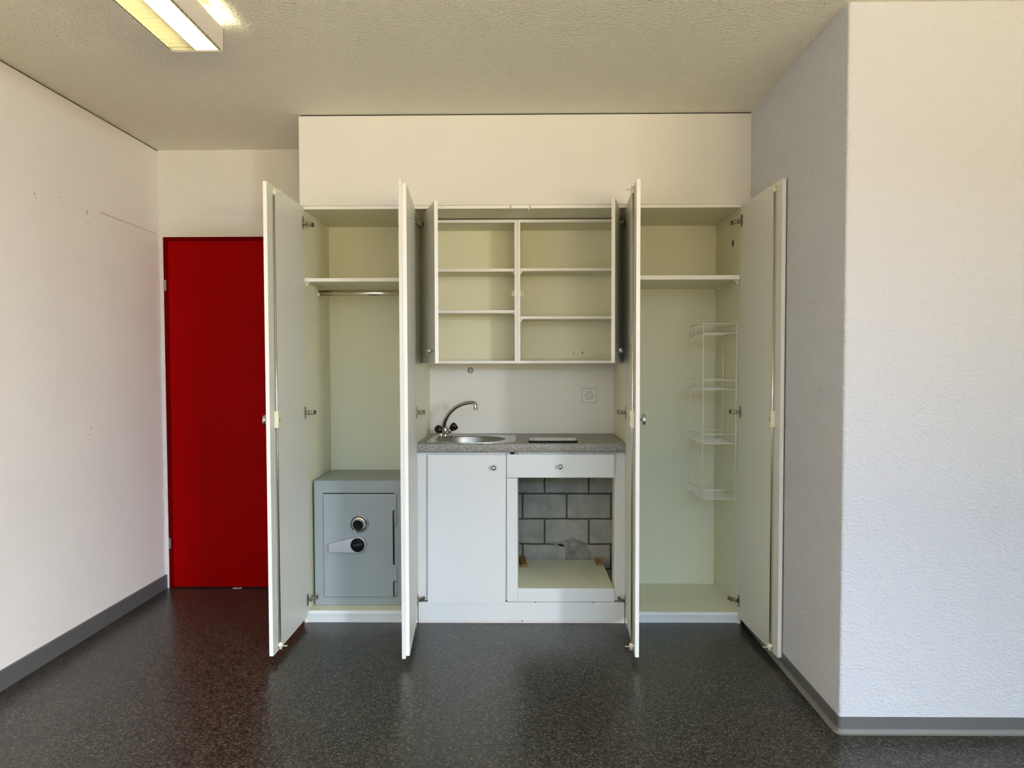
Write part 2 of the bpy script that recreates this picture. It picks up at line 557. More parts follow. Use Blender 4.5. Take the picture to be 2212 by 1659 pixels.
# window wall behind the camera
w = MB()
WIN = [(-1.5, 0.1), (0.35, 1.95), (2.2, 3.9)]
ZS, ZT = 0.85, 2.35
w.box(XL, XFAR, YREAR - 0.2, YREAR, 0, ZS, M['rear'])
w.box(XL, XFAR, YREAR - 0.2, YREAR, ZT, H, M['rear'])
xs = [XL] + [q for ab in WIN for q in ab] + [XFAR]
for i in range(0, len(xs), 2):
    w.box(xs[i], xs[i + 1], YREAR - 0.2, YREAR, ZS, ZT, M['rear'])
struct(w, 'wall_front')
for i, (a, b2) in enumerate(WIN):
    t = MB()
    y0, y1 = YREAR - 0.12, YREAR - 0.07
    for (p, q, s_, t_) in ((a, a + 0.06, ZS, ZT), (b2 - 0.06, b2, ZS, ZT), (a, b2, ZS, ZS + 0.06), (a, b2, ZT - 0.06, ZT), ((a + b2) / 2 - 0.03, (a + b2) / 2 + 0.03, ZS, ZT)):
        t.box(p, q, y0, y1, s_, t_, M['frame'], 0.004)
    struct(t, 'window_%d' % (i + 1))

# skirting boards with a coved foot
def skirting(name, path, h, cove=True):
    """path of (x, y, nx, ny): points on the wall line with the outward direction"""
    t = MB()
    prof = [(0.0, h, 0), (0.0045, h - 0.001, 0), (0.005, 0.017, 0), (0.0065, 0.010, 1), (0.0100, 0.004, 1), (0.016, 0.0012, 1), (0.016, 0.0, 1), (0.0, 0.0, 1)]
    if not cove:
        prof = [(0.0, h, 0), (0.007, h - 0.001, 0), (0.009, h - 0.004, 0), (0.009, 0.0, 0), (0.0, 0.0, 0)]
    n = len(prof)
    for i in range(len(path) - 1):
        for j in range(n - 1):
            vs = []
            for (pi_, pj) in ((i, j), (i + 1, j), (i + 1, j + 1), (i, j + 1)):
                x, y, nx, ny = path[pi_]
                d, z, _ = prof[pj]
                vs.append((x + nx * d, y + ny * d, z))
            t._add(vs, [(0, 1, 2, 3)], M['base_light'] if prof[j + 1][2] else M['base_grey'], False)
    for k in (0, -1):
        x, y, nx, ny = path[k]
        t._add([(x + nx * d, y + ny * d, z) for d, z, _ in prof], [list(range(n))], M['base_grey'])
    bmesh.ops.remove_doubles(t.bm, verts=t.bm.verts[:], dist=1e-5)
    return struct(t, name)


skirting('baseboard_left', [(XL, YB - 0.001, 1, 0), (XL, YREAR + 0.001, 1, 0)], 0.080, False)
pth = [(XR, 0.001, -1, 0), (XR, YC + r, -1, 0)]
for a in (PI / 8, PI / 4, 3 * PI / 8):
    pth.append((XR + r - r * math.cos(a), YC + r - r * math.sin(a), -math.cos(a), -math.sin(a)))
pth += [(XR + r, YC, 0, -1), (XFAR, YC, 0, -1)]
skirting('baseboard_right', pth, 0.058)

# soffit board box above the cabinets and a dark strip painted as the shaded gap above it
t = MB()
t.box(-1.1125, XR, -0.008, YB, 2.0618, 2.494, M['soffit'], 0.0008)
struct(t, 'trim_1')
t = MB()
t.box(-1.106, XR, -0.002, YB, 2.494, 2.5, M['dark_gap'])
struct(t, 'trim_2')

# red door with steel frame (door_1)
d = MB()
d.box(DX0, DX0 + 0.022, YB - 0.004, YB + 0.10, 0, DZ, M['red_frame'], 0.001)
d.box(DX1 - 0.022, DX1, YB - 0.004, YB + 0.10, 0, DZ, M['red_frame'], 0.001)
d.box(DX0 + 0.022, DX1 - 0.022, YB - 0.004, YB + 0.10, DZ - 0.020, DZ, M['red_frame'], 0.001)
door1 = struct(d, 'door_1')
d = MB()
d.box(DX0 + 0.0225, DX1 - 0.0225, YB + 0.001, YB + 0.041, 0.006, DZ - 0.0205, M['red'], 0.0015)
leaf = d.build('door_leaf', door1)
d = MB()
d.box(-1.70, -1.665, YB - 0.010, YB + 0.001, 0.0, 0.0025, M['trim_white'])
d.box(-1.662, -1.650, YB - 0.013, YB + 0.001, 0.0, 0.003, M['trim_white'])
tag(d.build('paint_chip', door1), 'white paint flake under the red door')
for z in (1.738, 0.262):
    d = MB()
    for (a, b2) in ((-0.030, -0.010), (-0.008, 0.014), (0.016, 0.031)):
        d.lathe([(0, a), (0.0055, a), (0.0055, b2), (0, b2)], (DX0 + 0.012, YB - 0.009, z), (0, 0, 1), M['chrome'], n=14, smooth=False)
    d.box(DX0 + 0.006, DX0 + 0.018, YB - 0.006, YB - 0.003, z - 0.03, z + 0.03, M['chrome'])
    tag(d.build('hinge', door1), 'chrome door hinge')
# thin white casing around the frame
t = MB()
t.box(XL + 0.012, DX0, YB - 0.003, YB, 0.08, DZ + 0.010, M['trim_white'])
t.box(DX0, -1.112, YB - 0.003, YB, DZ, DZ + 0.010, M['trim_white'])
struct(t, 'trim_3')

# ---------------------------------------------------------------- cabinet helpers
T = 0.016
ZTOP0, ZTOP1 = 2.046, 2.0615      # top board
ZB0, ZB1 = 0.044, 0.061           # bottom board
XI0, XP1, XP2, XI1 = -1.100, -0.568, 0.499, 1.037   # inner faces of the wardrobes
XC0, XC1 = -0.551, 0.482                             # inner faces of the middle bay


def peg_holes(mb, x, sgn, rows, skip, z0=0.16, z1=1.95, extra=()):
    zz = z0
    while zz < z1:
        if not any(a < zz < b_ for a, b_ in skip):
            for y in rows:
                mb.lathe([(0, 0.0003), (0.0024, 0.0003), (0.0024, -0.001)], (x, y, zz), (sgn, 0, 0), M['hole'], n=6, smooth=False)
        zz += 0.032
    for (y, zz, rr) in extra:
        mb.lathe([(0, 0.0004), (rr, 0.0004), (rr, -0.001)], (x, y, zz), (sgn, 0, 0), M['hole'], n=20, smooth=False)


def board(name, parent, box, m, edge=True):
    """board with a front edge band painted lighter, as if facing window light"""
    x0, x1, y0, y1, z0, z1 = box
    mb = MB()
    mb.box(x0, x1, y0 + (0.0012 if edge else 0), y1, z0, z1, m)
    if edge:
        mb.box(x0, x1, y0, y0 + 0.0011, z0, z1, M['edge'])
    return mb.build(name, parent)


def door_matrix(hx, hy, tx, ty, outx):
    """local x hinge->tip, local y towards the outer face"""
    e = Vector((tx - hx, ty - hy, 0)).normalized()
    n = Vector((e.y, -e.x, 0))
    if n.x * outx < 0:
        n = -n
    return Matrix(((e.x, n.x, 0, hx), (e.y, n.y, 0, hy), (0, 0, 1, 0), (0, 0, 0, 1)))


def tall_door(parent, hx, tx, outx, side, z0=0.038, z1=2.055, fittings=True, strip=False, knob=True):
    X = door_matrix(hx, -0.004, tx, -0.540, outx)
    Wd = math.hypot(tx - hx, 0.536)
    Td = 0.0165
    mb = MB(); mb.X = X
    mb.box(0, Wd - 0.0012, 0.0006, Td - 0.0006, z0 + 0.0012, z1 - 0.0012, M['door_face'])
    mb.box(Wd - 0.0012, Wd, 0, Td, z0, z1, M['edge'], 0.0003)
    mb.box(0, Wd - 0.0012, 0, Td, z1 - 0.0012, z1, M['edge'])
    mb.box(0, Wd - 0.0012, 0, Td, z0, z0 + 0.0012, M['edge'])
    dr = mb.build('door', parent)
    # hinges: cup plate on the leaf, arm reaching back to the side panel
    for hz in (1.977, 1.051, 0.121):
        h = MB(); h.X = X
        h.box(0.008, 0.030, -0.0035, 0.0, hz - 0.029, hz + 0.029, M['nickel'], 0.0012)
        h.lathe([(0.013, -0.004), (0.013, 0.0), ], (0.019, 0, hz), (0, 1, 0), M['nickel'], n=18)
        tilt = 0.006
        h.X = X @ Matrix.Translation((0.012, -0.002, hz)) @ Matrix.Rotation(math.radians(14), 4, 'Z')
        h.box(-0.026, 0.006, -0.013, -0.001, -0.009, 0.006, M['nickel'], 0.002)
        h.box(-0.034, -0.014, -0.020, -0.010, -0.008, 0.008, M['nickel'], 0.0025)
        h.box(-0.060, -0.024, -0.025, -0.014, -0.012, 0.010, M['nickel'], 0.0025)
        h.lathe([(0, -0.0265), (0.005, -0.0265), (0.005, -0.024)], (-0.040, 0, 0), (0, 1, 0), M['hole'], n=10)
        h.tube([(-0.010, -0.011, -0.012), (-0.010, -0.011, 0.011)], 0.0028, M['chrome'], n=8)
        tag(h.build('hinge', dr), 'nickel cabinet hinge')
    if fittings:
        rx = Wd - 0.068
        g = MB(); g.X = X
        g.tube([(rx, -0.008, 0.068), (rx, -0.008, 2.018)], 0.0042, M['rod'], n=10)
        tag(g.build('espagnolette_rod', dr), 'thin metal locking rod')
        for zz, s_ in ((2.022, 1), (0.064, -1)):
            g = MB(); g.X = X
            g.lathe([(0, -0.010 * s_), (0.0065, -0.010 * s_), (0.0068, -0.004 * s_), (0.0095, -0.003 * s_), (0.0095, 0.006 * s_), (0.007, 0.008 * s_), (0.007, 0.019 * s_), (0, 0.020 * s_)],
                    (rx, -0.0098, zz), (0, 0, 1), M['beige'], n=14)
            g.box(rx - 0.008, rx + 0.008, -0.010, 0.0, zz - 0.004, zz + 0.005, M['beige'], 0.001)
            g.tube([(rx - 0.004, -0.014, zz + 0.010 * s_), (rx - 0.009, -0.022, zz + 0.009 * s_), (rx - 0.015, -0.034, zz + 0.011 * s_)], [0.003, 0.002, 0.003], M['beige'], n=8)
            tag(g.build('rod_end_guide', dr), 'cream plastic rod guide')
        g = MB(); g.X = X
        g.box(rx - 0.022, rx + 0.018, -0.0195, 0.0, 1.014, 1.086, M['beige'], 0.002)
        g.box(rx - 0.003, rx + 0.001, -0.0202, -0.0190, 1.038, 1.058, M['hole'], 0.0)
        g.box(rx - 0.030, rx - 0.022, -0.004, 0.0, 1.020, 1.080, M['beige'], 0.001)
        for zz in (1.022, 1.050, 1.078):
            g.lathe([(0, -0.0046), (0.0025, -0.0046), (0.0025, -0.003)], (rx - 0.026, 0, zz), (0, 1, 0), M['hole'], n=8)
        tag(g.build('lock_case', dr), 'cream lock box on the inside of the door')
    if knob:
        kx = Wd - 0.062
        g = MB(); g.X = X
        g.lathe([(0, Td - 0.001), (0.0065, Td - 0.001), (0.0055, Td + 0.013), (0.012, Td + 0.014), (0.0225, Td + 0.0155), (0.0240, Td + 0.019), (0.0240, Td + 0.027), (0.0225, Td + 0.0295), (0, Td + 0.0305)],
                (kx, 0, 1.048), (0, 1, 0), M['chrome'], n=32)
        tag(g.build('knob', dr), 'round chrome door knob')
    if strip:
        g = MB(); g.X = X
        g.box(Wd - 0.026, Wd + 0.004, Td, Td + 0.0165, 0.030, 2.062, M['melamine'], 0.0012)
        tag(g.build('cover_strip', dr), 'greyish upright cover strip')
    return dr


def shelf_clip(parent, x, y, z, sgn):
    g = MB()
    g.box(x, x + sgn * 0.004, y - 0.007, y + 0.007, z - 0.020, z, M['white_plastic'], 0.001)
    g.box(x, x + sgn * 0.020, y - 0.006, y + 0.006, z - 0.004, z, M['white_plastic'], 0.001)
    g.prism([(x + sgn * 0.004, z - 0.014), (x + sgn * 0.004, z - 0.004), (x + sgn * 0.014, z - 0.004)], y - 0.0015, y + 0.0015, M['white_plastic'])
    tag(g.build('shelf_clip', parent), 'small white shelf support')


# ---------------------------------------------------------------- left wardrobe
wl = thing('wardrobe', (-0.84, 0.25, 0), 'tall white wardrobe at the left with clothes rail, a grey safe standing inside', 'wardrobe')
YI = 0.490
mb = MB()
mb.box(XI0 - T, XI0, 0.001, YI, 0.0, ZTOP0, M['inner'])
mb.box(XI0 - T, XI0, 0.0, 0.001, 0.0, ZTOP0, M['edge'])
peg_holes(mb, XI0, 1, (0.052, 0.435), ((1.66, 1.72), (1.91, 1.98), (1.00, 1.06)))
mb.build('side_panel', wl)
mb = MB()
mb.box(XP1, XC0, 0.001, YB - 0.002, 0.0, ZTOP0, M['inner'])
mb.box(XP1, XC0, 0.0, 0.001, 0.0, ZTOP0, M['edge'])
mb.build('side_panel', wl)
board('top_board', wl, (XI0 - T, XC0, 0.0, YI, ZTOP0, ZTOP1), M['inner'])
board('bottom_board', wl, (XI0, XP1, 0.0, YI, ZB0, ZB1), M['inner'])
board('back_panel', wl, (XI0, XP1, YI, YI + 0.006, 0.0, ZTOP0), M['inner'], False)
board('plinth', wl, (XI0, XP1, 0.006, 0.020, 0.0, ZB0), M['melamine'], False)
board('shelf', wl, (XI0 + 0.001, XP1 - 0.001, 0.012, YI - 0.002, 1.695, 1.7125), M['inner'])
for y in (0.045, 0.40):
    shelf_clip(wl, XI0, y, 1.695, 1)
# clothes rail: flat oval chrome tube in a bracket
g = MB()
zr, yr = 1.660, 0.235
pts = []
n = 20
vs, fs = [], []
for k in range(n):
    a = 2 * PI * k / n
    vs.append((XI0 + 0.012, yr + 0.0075 * math.cos(a), zr + 0.0145 * math.sin(a)))
for k in range(n):
    a = 2 * PI * k / n
    vs.append((XP1, yr + 0.0075 * math.cos(a), zr + 0.0145 * math.sin(a)))
for k in range(n):
    fs.append([k, (k + 1) % n, n + (k + 1) % n, n + k])
fs += [list(range(n)), list(range(n, 2 * n))]
_, ff = g._add(vs, fs, M['rod'], True)
rail = tag(g.build('clothes_rail', wl), 'shiny oval metal clothes rail')
g = MB()
g.box(XI0 + 0.002, XI0 + 0.009, yr - 0.010, yr + 0.010, zr - 0.018, 1.6945, M['rod'], 0.001)
g.box(XI0 + 0.002, XI0 + 0.028, yr - 0.010, yr + 0.010, 1.687, 1.6945, M['rod'], 0.002)
g.box(XI0 + 0.002, XI0 + 0.020, yr - 0.011, yr + 0.011, zr - 0.0185, zr + 0.004, M['rod'], 0.003)
g.build('rail_bracket', rail)
tall_door(wl, XI0 + 0.006, -1.0925, -1, 'left')

# ---------------------------------------------------------------- right wardrobe
wr = thing('wardrobe', (0.77, 0.25, 0), 'tall white wardrobe at the right with one shelf and a wire rack inside', 'wardrobe')
mb = MB()
mb.box(XI1, XI1 + T, 0.001, YI, 0.0, ZTOP0, M['inner'])
mb.box(XI1, XI1 + T, 0.0, 0.001, 0.0, ZTOP0, M['edge'])
peg_holes(mb, XI1, -1, (0.052, 0.435), ((1.66, 1.72), (1.91, 1.98)), extra=((0.140, 1.894, 0.019), (0.33, 1.60, 0.002), (0.33, 1.53, 0.002), (0.34, 0.50, 0.002), (0.34, 0.44, 0.002)))
mb.build('side_panel', wr)
mb = MB()
mb.box(XC1, XP2, 0.001, YB - 0.002, 0.0, ZTOP0, M['inner'])
mb.box(XC1, XP2, 0.0, 0.001, 0.0, ZTOP0, M['edge'])
mb.build('side_panel', wr)
board('top_board', wr, (XC1, XI1 + T, 0.0, YI, ZTOP0, ZTOP1), M['inner'])
board('bottom_board', wr, (XP2, XI1, 0.0, YI, ZB0 - 0.003, ZB1 - 0.004), M['inner'])
board('back_panel', wr, (XP2, XI1, YI, YI + 0.006, 0.0, ZTOP0), M['inner'], False)
board('plinth', wr, (XP2, XI1 + T, 0.010, 0.024, 0.0, ZB0 - 0.003), M['melamine'], False)
board('shelf', wr, (XP2 + 0.001, XI1 - 0.002, 0.004, YI - 0.004, 1.698, 1.7185), M['inner'])
for y in (0.045, 0.40):
    shelf_clip(wr, XI1, y, 1.698, -1)
tall_door(wr, XI1 - 0.001, 1.0590, 1, 'right')

# ---------------------------------------------------------------- middle bay
kc = thing('kitchenette_cupboard', (-0.03, 0.25, 0), 'middle cupboard housing the kitchenette, its two tall doors folded open', 'cupboard')
board('top_board', kc, (XC0, XC1, 0.0, YB - 0.02, ZTOP0, ZTOP1), M['inner'])
mb = MB()
YS = 0.535
mb.box(XC0, XC1, YS, YS + 0.012, 0.860, 2.046, M['splash'])
mb.build('splashback', kc)
for x in (-0.0825, 0.0135):
    g = MB()
    g.lathe([(0.0052, 0.001), (0.0052, -0.0005), (0.0036, -0.0016), (0.0033, -0.0008), (0.002, -0.0022), (0, -0.0024)], (x, 0.0, 2.0535), (0, 1, 0), M['hole'], n=16,
            mlist=[M['hole'], M['hole'], M['hole'], M['beige'], M['beige']])
    tag(g.build('screw', kc), 'screw in the top edge')
g = MB()
g.tube([(0.006, 0.004, 2.0465), (0.005, 0.004, 2.032)], [0.0022, 0.0012], M['beige'], n=8)
tag(g.build('catch_peg', kc), 'small pale peg under the top edge')
tall_door(kc, XC0 + 0.003, -0.5065, -1, 'left', z0=0.042, z1=2.0425, fittings=False, strip=True, knob=False)
tall_door(kc, XC1 - 0.002, 0.4545, 1, 'right')

# ---------------------------------------------------------------- upper cabinets
YU, YUB = 0.250, 0.500
ZU0, ZU1 = 1.291, 2.0385


def upper(label, xa, xb, shelves, hinge_left, tip, holes=False):
    u = thing('upper_cabinet', ((xa + xb) / 2, (YU + YUB) / 2, ZU0), label, 'cabinet')
    t_ = 0.0145
    for (a, b_) in ((xa, xa + t_), (xb - t_, xb)):
        board('side_panel', u, (a, b_, YU, YUB, ZU0, ZU1), M['inner'])
    board('top_board', u, (xa + t_, xb - t_, YU + 0.0005, YUB, ZU1 - t_, ZU1), M['inner'])
    board('bottom_board', u, (xa + t_, xb - t_, YU + 0.0005, YUB, ZU0, ZU0 + 0.0135), M['inner'])
    mb = MB()
    mb.box(xa + t_, xb - t_, YUB - 0.004, YUB, ZU0 + 0.0135, ZU1 - t_, M['inner'])
    for (x, z, q, mm) in ((-0.320, 1.346, 0.006, 'beige'), (0.254, 1.349, 0.006, 'beige')):
        if xa < x < xb:
            mb.lathe([(0, -0.003), (q * 0.7, -0.002), (q, 0.001)], (x, YUB - 0.004, z), (0, 1, 0), M[mm], n=14)
    if holes:
        for (x, z, q) in ((0.303, 1.350, 0.006), (0.306, 1.345, 0.004), (0.309, 1.362, 0.003), (0.314, 1.357, 0.003)):
            mb.lathe([(0, -0.0005), (q * 0.7, -0.0005), (q * 0.7, 0.001)], (x, YUB - 0.004, z), (0, 1, 0), M['hole'], n=9, smooth=False)
    mb.build('back_panel', u)
    for z in shelves:
        board('shelf', u, (xa + t_ + 0.0008, xb - t_ - 0.0008, YU + 0.018, YUB - 0.006, z, z + 0.0150), M['inner'])
        xx, sg = (xb - t_, -1) if hinge_left else (xa + t_, 1)
        g = MB()
        g.prism([(xx, z), (xx + sg * 0.012, z), (xx + sg * 0.010, z - 0.004), (xx + sg * 0.003, z - 0.014), (xx, z - 0.014)], YU + 0.028, YU + 0.040, M['white_plastic'])
        tag(g.build('shelf_clip', u), 'small white shelf support')
    # roller catch on the middle panel
    xx, sg = (xb - t_, -1) if hinge_left else (xa + t_, 1)
    g = MB()
    g.box(xx, xx + sg * 0.006, YU + 0.004, YU + 0.030, 1.641, 1.671, M['beige'], 0.001)
    for z in (1.648, 1.664):
        g.tube([(xx + sg * 0.0095, YU + 0.006, z - 0.0), (xx + sg * 0.0095, YU + 0.026, z)], 0.0060, M['beige'], n=12)
        g.box(xx + sg * 0.004, xx + sg * 0.008, YU + 0.0045, YU + 0.0055, z - 0.005, z + 0.005, M['hole'])
    tag(g.build('roller_catch', u), 'cream double roller catch')
    # door
    hx, hy = (xa + 0.001, YU - 0.010) if hinge_left else (xb - 0.001, YU - 0.010)
    X = door_matrix(hx, hy, tip[0], tip[1], -1 if hinge_left else 1)
    Wd = math.hypot(tip[0] - hx, tip[1] - hy)
    mb = MB(); mb.X = X
    mb.box(0, Wd - 0.0012, 0.0005, 0.0160, ZU0 + 0.002, ZU1 - 0.001, M['door_face'])
    mb.box(Wd - 0.0012, Wd, 0, 0.0165, ZU0 + 0.002, ZU1 - 0.001, M['edge'], 0.0003)
    mb.box(0, Wd - 0.0012, 0, 0.0165, ZU0 + 0.001, ZU0 + 0.002, M['edge'])
    mb.box(0, Wd - 0.0012, 0, 0.0165, ZU1 - 0.001, ZU1 - 0.0002, M['edge'])
    dr = mb.build('door', u)
    g = MB(); g.X = X
    kx, kz = Wd - 0.040, 1.3495
    ball = [(0, 0.0160), (0.006, 0.0160), (0.0042, 0.019), (0.0042, 0.026)]
    ball += [(0.0135 * math.sin(a), 0.0375 - 0.0135 * math.cos(a)) for a in [PI * (k + 1.2) / 12 for k in range(11)]] + [(0, 0.051)]
    g.lathe(ball, (kx, 0, kz), (0, 1, 0), M['chrome'], n=24)
    tag(g.build('knob', dr), 'chrome ball knob')
    g = MB(); g.X = X
    g.box(Wd - 0.045, Wd - 0.015, -0.002, 0.0, 1.655, 1.680, M['beige'], 0.0005)
    g.tube([(Wd - 0.022, -0.001, 1.667), (Wd - 0.022, -0.012, 1.667), (Wd - 0.022, -0.014, 1.667)], [0.0018, 0.0018, 0.003], M['beige'], n=8)
    tag(g.build('strike_pin', dr), 'cream strike pin')
    return u


upper('left upper wall cabinet, above the sink and tap, with two shelves', -0.5495, -0.0535, (1.7725, 1.5555), True, (-0.4130, -0.216))
upper('right upper wall cabinet, above the socket, its lower shelf set lower than its neighbour', -0.0525, 0.4805, (1.7740, 1.5235), False, (0.3815, -0.256), True)

# ---------------------------------------------------------------- base cabinets, worktop
WZ = 0.897
BCX, BCY, BR = -0.298, 0.200, 0.178
wt = MB()
x0, x1, y1 = XC0 + 0.001, XC1 - 0.001, YS - 0.0005
prof = []
yf, zt, zb = -0.014, WZ, 0.853
R_ = 0.012
for k in range(7):
    a = PI / 2 * k / 6
    prof.append((yf + R_ - R_ * math.sin(a), zt - R_ + R_ * math.cos(a)))
prof += [(yf, zb + 0.006), (yf + 0.004, zb), (yf + 0.05, zb)]
vs, fs = [], []
for (y, z) in prof:
    vs += [(x0, y, z), (x1, y, z)]
for i in range(len(prof) - 1):
    fs.append([2 * i, 2 * i + 1, 2 * i + 3, 2 * i + 2])
_, ff = wt._add(vs, fs, M['worktop'], True)
wt.plate_with_hole(x0, x1, yf + R_, y1, zt, BCX, BCY, BR + 0.002, M['worktop'], n=64)
wt._add([(x0, yf + 0.05, zb), (x1, yf + 0.05, zb), (x1, yf + 0.05, zb + 0.02), (x0, yf + 0.05, zb + 0.02)], [(0, 1, 2, 3)], M['worktop'])
bmesh.ops.remove_doubles(wt.bm, verts=wt.bm.verts[:], dist=1e-4)
worktop = tag(wt.build('worktop', None), 'speckled grey laminate worktop with rounded front edge under the tap', 'worktop')

# sink: steel sheet with round bowl
sk = thing('sink', (BCX, BCY, WZ), 'stainless steel sink with round bowl let into the grey worktop', 'sink')
g = MB()
zz = WZ + 0.0022
sx0, sx1, sy0, sy1 = -0.508, -0.062, 0.006, 0.440
g.plate_with_hole(sx0, sx1, sy0, sy1, zz, BCX, BCY, BR + 0.006, M['steel'], n=64)
bmesh.ops.remove_doubles(g.bm, verts=g.bm.verts[:], dist=1e-5)
rr = 0.0016
g.tube([(sx0, sy0, zz - 0.0006), (sx1, sy0, zz - 0.0006), (sx1, sy1, zz - 0.0006), (sx0, sy1, zz - 0.0006)], rr, M['steel'], n=8, closed=True)
g.build('rim', sk, fix=False)
g = MB()
pr = [(BR + 0.006, 0.0022), (BR + 0.002, 0.0012), (BR, -0.004), (BR - 0.003, -0.03), (BR - 0.010, -0.10), (BR - 0.030, -0.140), (BR - 0.07, -0.155), (0.03, -0.160), (0.028, -0.164), (0, -0.165)]
g.lathe(pr, (BCX, BCY, WZ), (0, 0, 1), M['bowl'], n=64)
g.build('bowl', sk)

# tap
tp = thing('tap', (-0.448, 0.345, WZ + 0.002), 'chrome mixer tap with swan-neck spout and two dark knobs', 'tap')
pa = Vector((-0.4630, 0.300, WZ + 0.0025)); pb = Vector((-0.4290, 0.385, WZ + 0.0025))
g = MB()
for p in (pa, pb):
    g.lathe([(0, 0), (0.0185, 0), (0.0185, 0.003), (0.0150, 0.006), (0.0138, 0.020), (0.0155, 0.030), (0.0135, 0.036), (0, 0.040)], p, (0, 0, 1), M['chrome'], n=24)
mid = (pa + pb) / 2
g.tube([pa + Vector((0, 0, 0.020)), mid + Vector((0, 0, 0.022)), pb + Vector((0, 0, 0.020))], [0.0125, 0.014, 0.0125], M['chrome'], n=16)
g.lathe([(0, 0), (0.017, 0), (0.017, 0.003), (0.0145, 0.010), (0.0135, 0.040), (0.0125, 0.052), (0, 0.054)], mid, (0, 0, 1), M['chrome'], n=24)
da = Vector((-0.22, -0.85, 0.48)).normalized(); db = Vector((0.76, 0.10, 0.64)).normalized()
ka = pa + Vector((0, 0, 0.026)); kb = pb + Vector((0, 0, 0.026))
g.tube([ka, ka + da * 0.024], 0.0095, M['chrome'], n=14)
g.tube([kb, kb + db * 0.024], 0.0095, M['chrome'], n=14)
g.build('body', tp)
for p, dv, nm in ((ka, da, 'knob'), (kb, db, 'knob')):
    g = MB()
    g.lathe([(0, 0.008), (0.0105, 0.008), (0.0145, 0.018), (0.0200, 0.034), (0.0212, 0.042), (0.0195, 0.049), (0.012, 0.053), (0, 0.054)], p, dv, M['brown_plastic'], n=24)
    h_ = Vector((0, 0, 1)); uu = dv.cross(h_).normalized(); ww = dv.cross(uu)
    for k in range(8):
        an = 2 * PI * (k + 0.5) / 8
        q = uu * math.cos(an) + ww * math.sin(an)
        g.tube([p + dv * 0.010 + q * 0.0100, p + dv * 0.020 + q * 0.0150, p + dv * 0.036 + q * 0.0200, p + dv * 0.046 + q * 0.0190], [0.0016, 0.0024, 0.003, 0.0022], M['brown_plastic'], n=8)
    tag(g.build(nm, tp), 'dark brown ribbed tap knob')
SP = [(-0.4500, 0.340, 0.930), (-0.4520, 0.338, 0.955), (-0.4470, 0.334, 0.978), (-0.4345, 0.326, 1.004), (-0.4140, 0.314, 1.031), (-0.3800, 0.294, 1.060), (-0.3400, 0.270, 1.0785), (-0.3070, 0.252, 1.085), (-0.2880, 0.242, 1.0855), (-0.2775, 0.236, 1.081), (-0.2740, 0.234, 1.070), (-0.2735, 0.233, 1.058)]
RR = [0.0125, 0.0118, 0.0112, 0.0108, 0.0104, 0.0100, 0.0096, 0.0094, 0.0094, 0.0096, 0.0100, 0.0102]
# Catmull-Rom refine
P = [Vector(p) for p in SP]
pts, rad = [], []
for i in range(len(P) - 1):
    p0, p1, p2, p3 = P[max(i - 1, 0)], P[i], P[i + 1], P[min(i + 2, len(P) - 1)]
    for k in range(4):
        t_ = k / 4
        pts.append(0.5 * ((2 * p1) + (p2 - p0) * t_ + (2 * p0 - 5 * p1 + 4 * p2 - p3) * t_ * t_ + (3 * p1 - p0 - 3 * p2 + p3) * t_ ** 3))
        rad.append(RR[i] * (1 - t_) + RR[i + 1] * t_)
pts.append(P[-1]); rad.append(RR[-1])
g = MB()
g.tube(pts, rad, M['chrome'], n=20)
spout = g.build('spout', tp)
g = MB()
g.lathe([(0, 0.001), (0.0112, 0.001), (0.0112, -0.007), (0.0100, -0.009), (0.008, -0.0095), (0, -0.008)], P[-1], (0, 0, 1), M['chrome'], n=20)
g.build('aerator', spout)

# flat slab lying on the worktop
tb = thing('tablet', (0.125, 0.085, WZ), 'thin black flat device with shiny top painted with a pale reflection lying on the worktop right of the sink', 'tablet')


def rrect(x0, x1, y0, y1, r, n=5):
    out = []
    for (cx, cy, a0) in ((x1 - r, y1 - r, 0), (x0 + r, y1 - r, PI / 2), (x0 + r, y0 + r, PI), (x1 - r, y0 + r, 3 * PI / 2)):
        for k in range(n + 1):
            a = a0 + PI / 2 * k / n
            out.append((cx + r * math.cos(a), cy + r * math.sin(a)))
    return out


g = MB()
g.prism(rrect(0.004, 0.246, 0.012, 0.166, 0.010), WZ + 0.0004, WZ + 0.0115, M['black'], plane='XY')
g.build('case', tb)
g = MB()
g.prism(rrect(0.006, 0.244, 0.014, 0.164, 0.009), WZ + 0.0115, WZ + 0.0121, M['steel'], plane='XY')
g.prism(rrect(0.030, 0.220, 0.016, 0.162, 0.002), WZ + 0.0121, WZ + 0.0124, M['screen'], plane='XY')
tag(g.build('screen', tb), 'glossy top with a pale painted reflection')

# sink base cabinet
YF = 0.0
bl = thing('base_cabinet', (-0.31, 0.27, 0.108), 'white base cabinet below the sink with one knobbed door, slightly sagging', 'cabinet')
g = MB()
g.box(XC0 + 0.0005, -0.4835, YF + 0.016, YF + 0.032, 0.108, 0.852, M['melamine'], 0.0008)
g.box(XC0 + 0.0005, -0.1055, YF + 0.0165, YF + 0.030, 0.836, 0.8525, M['melamine'])
g.build('filler_strip', bl)
board('side_panel', bl, (-0.4835, -0.4675, YF + 0.017, YS - 0.01, 0.108, 0.852), M['inner'])
g = MB()
g.box(-0.1045, -0.0515, YF, YF + 0.016, 0.1075, 0.7235, M['melamine'], 0.0008)
g.build('stile', bl)
board('side_panel', bl, (-0.118, -0.0515, YF + 0.0165, YF + 0.030, 0.108, 0.835), M['inner'])
board('side_panel', bl, (-0.1045, -0.0885, YF + 0.030, YS - 0.01, 0.108, 0.852), M['inner'])
g = MB()
g.X = Matrix.Translation((-0.4945, 0, 0.842)) @ Matrix.Rotation(math.radians(0.42), 4, 'Y')
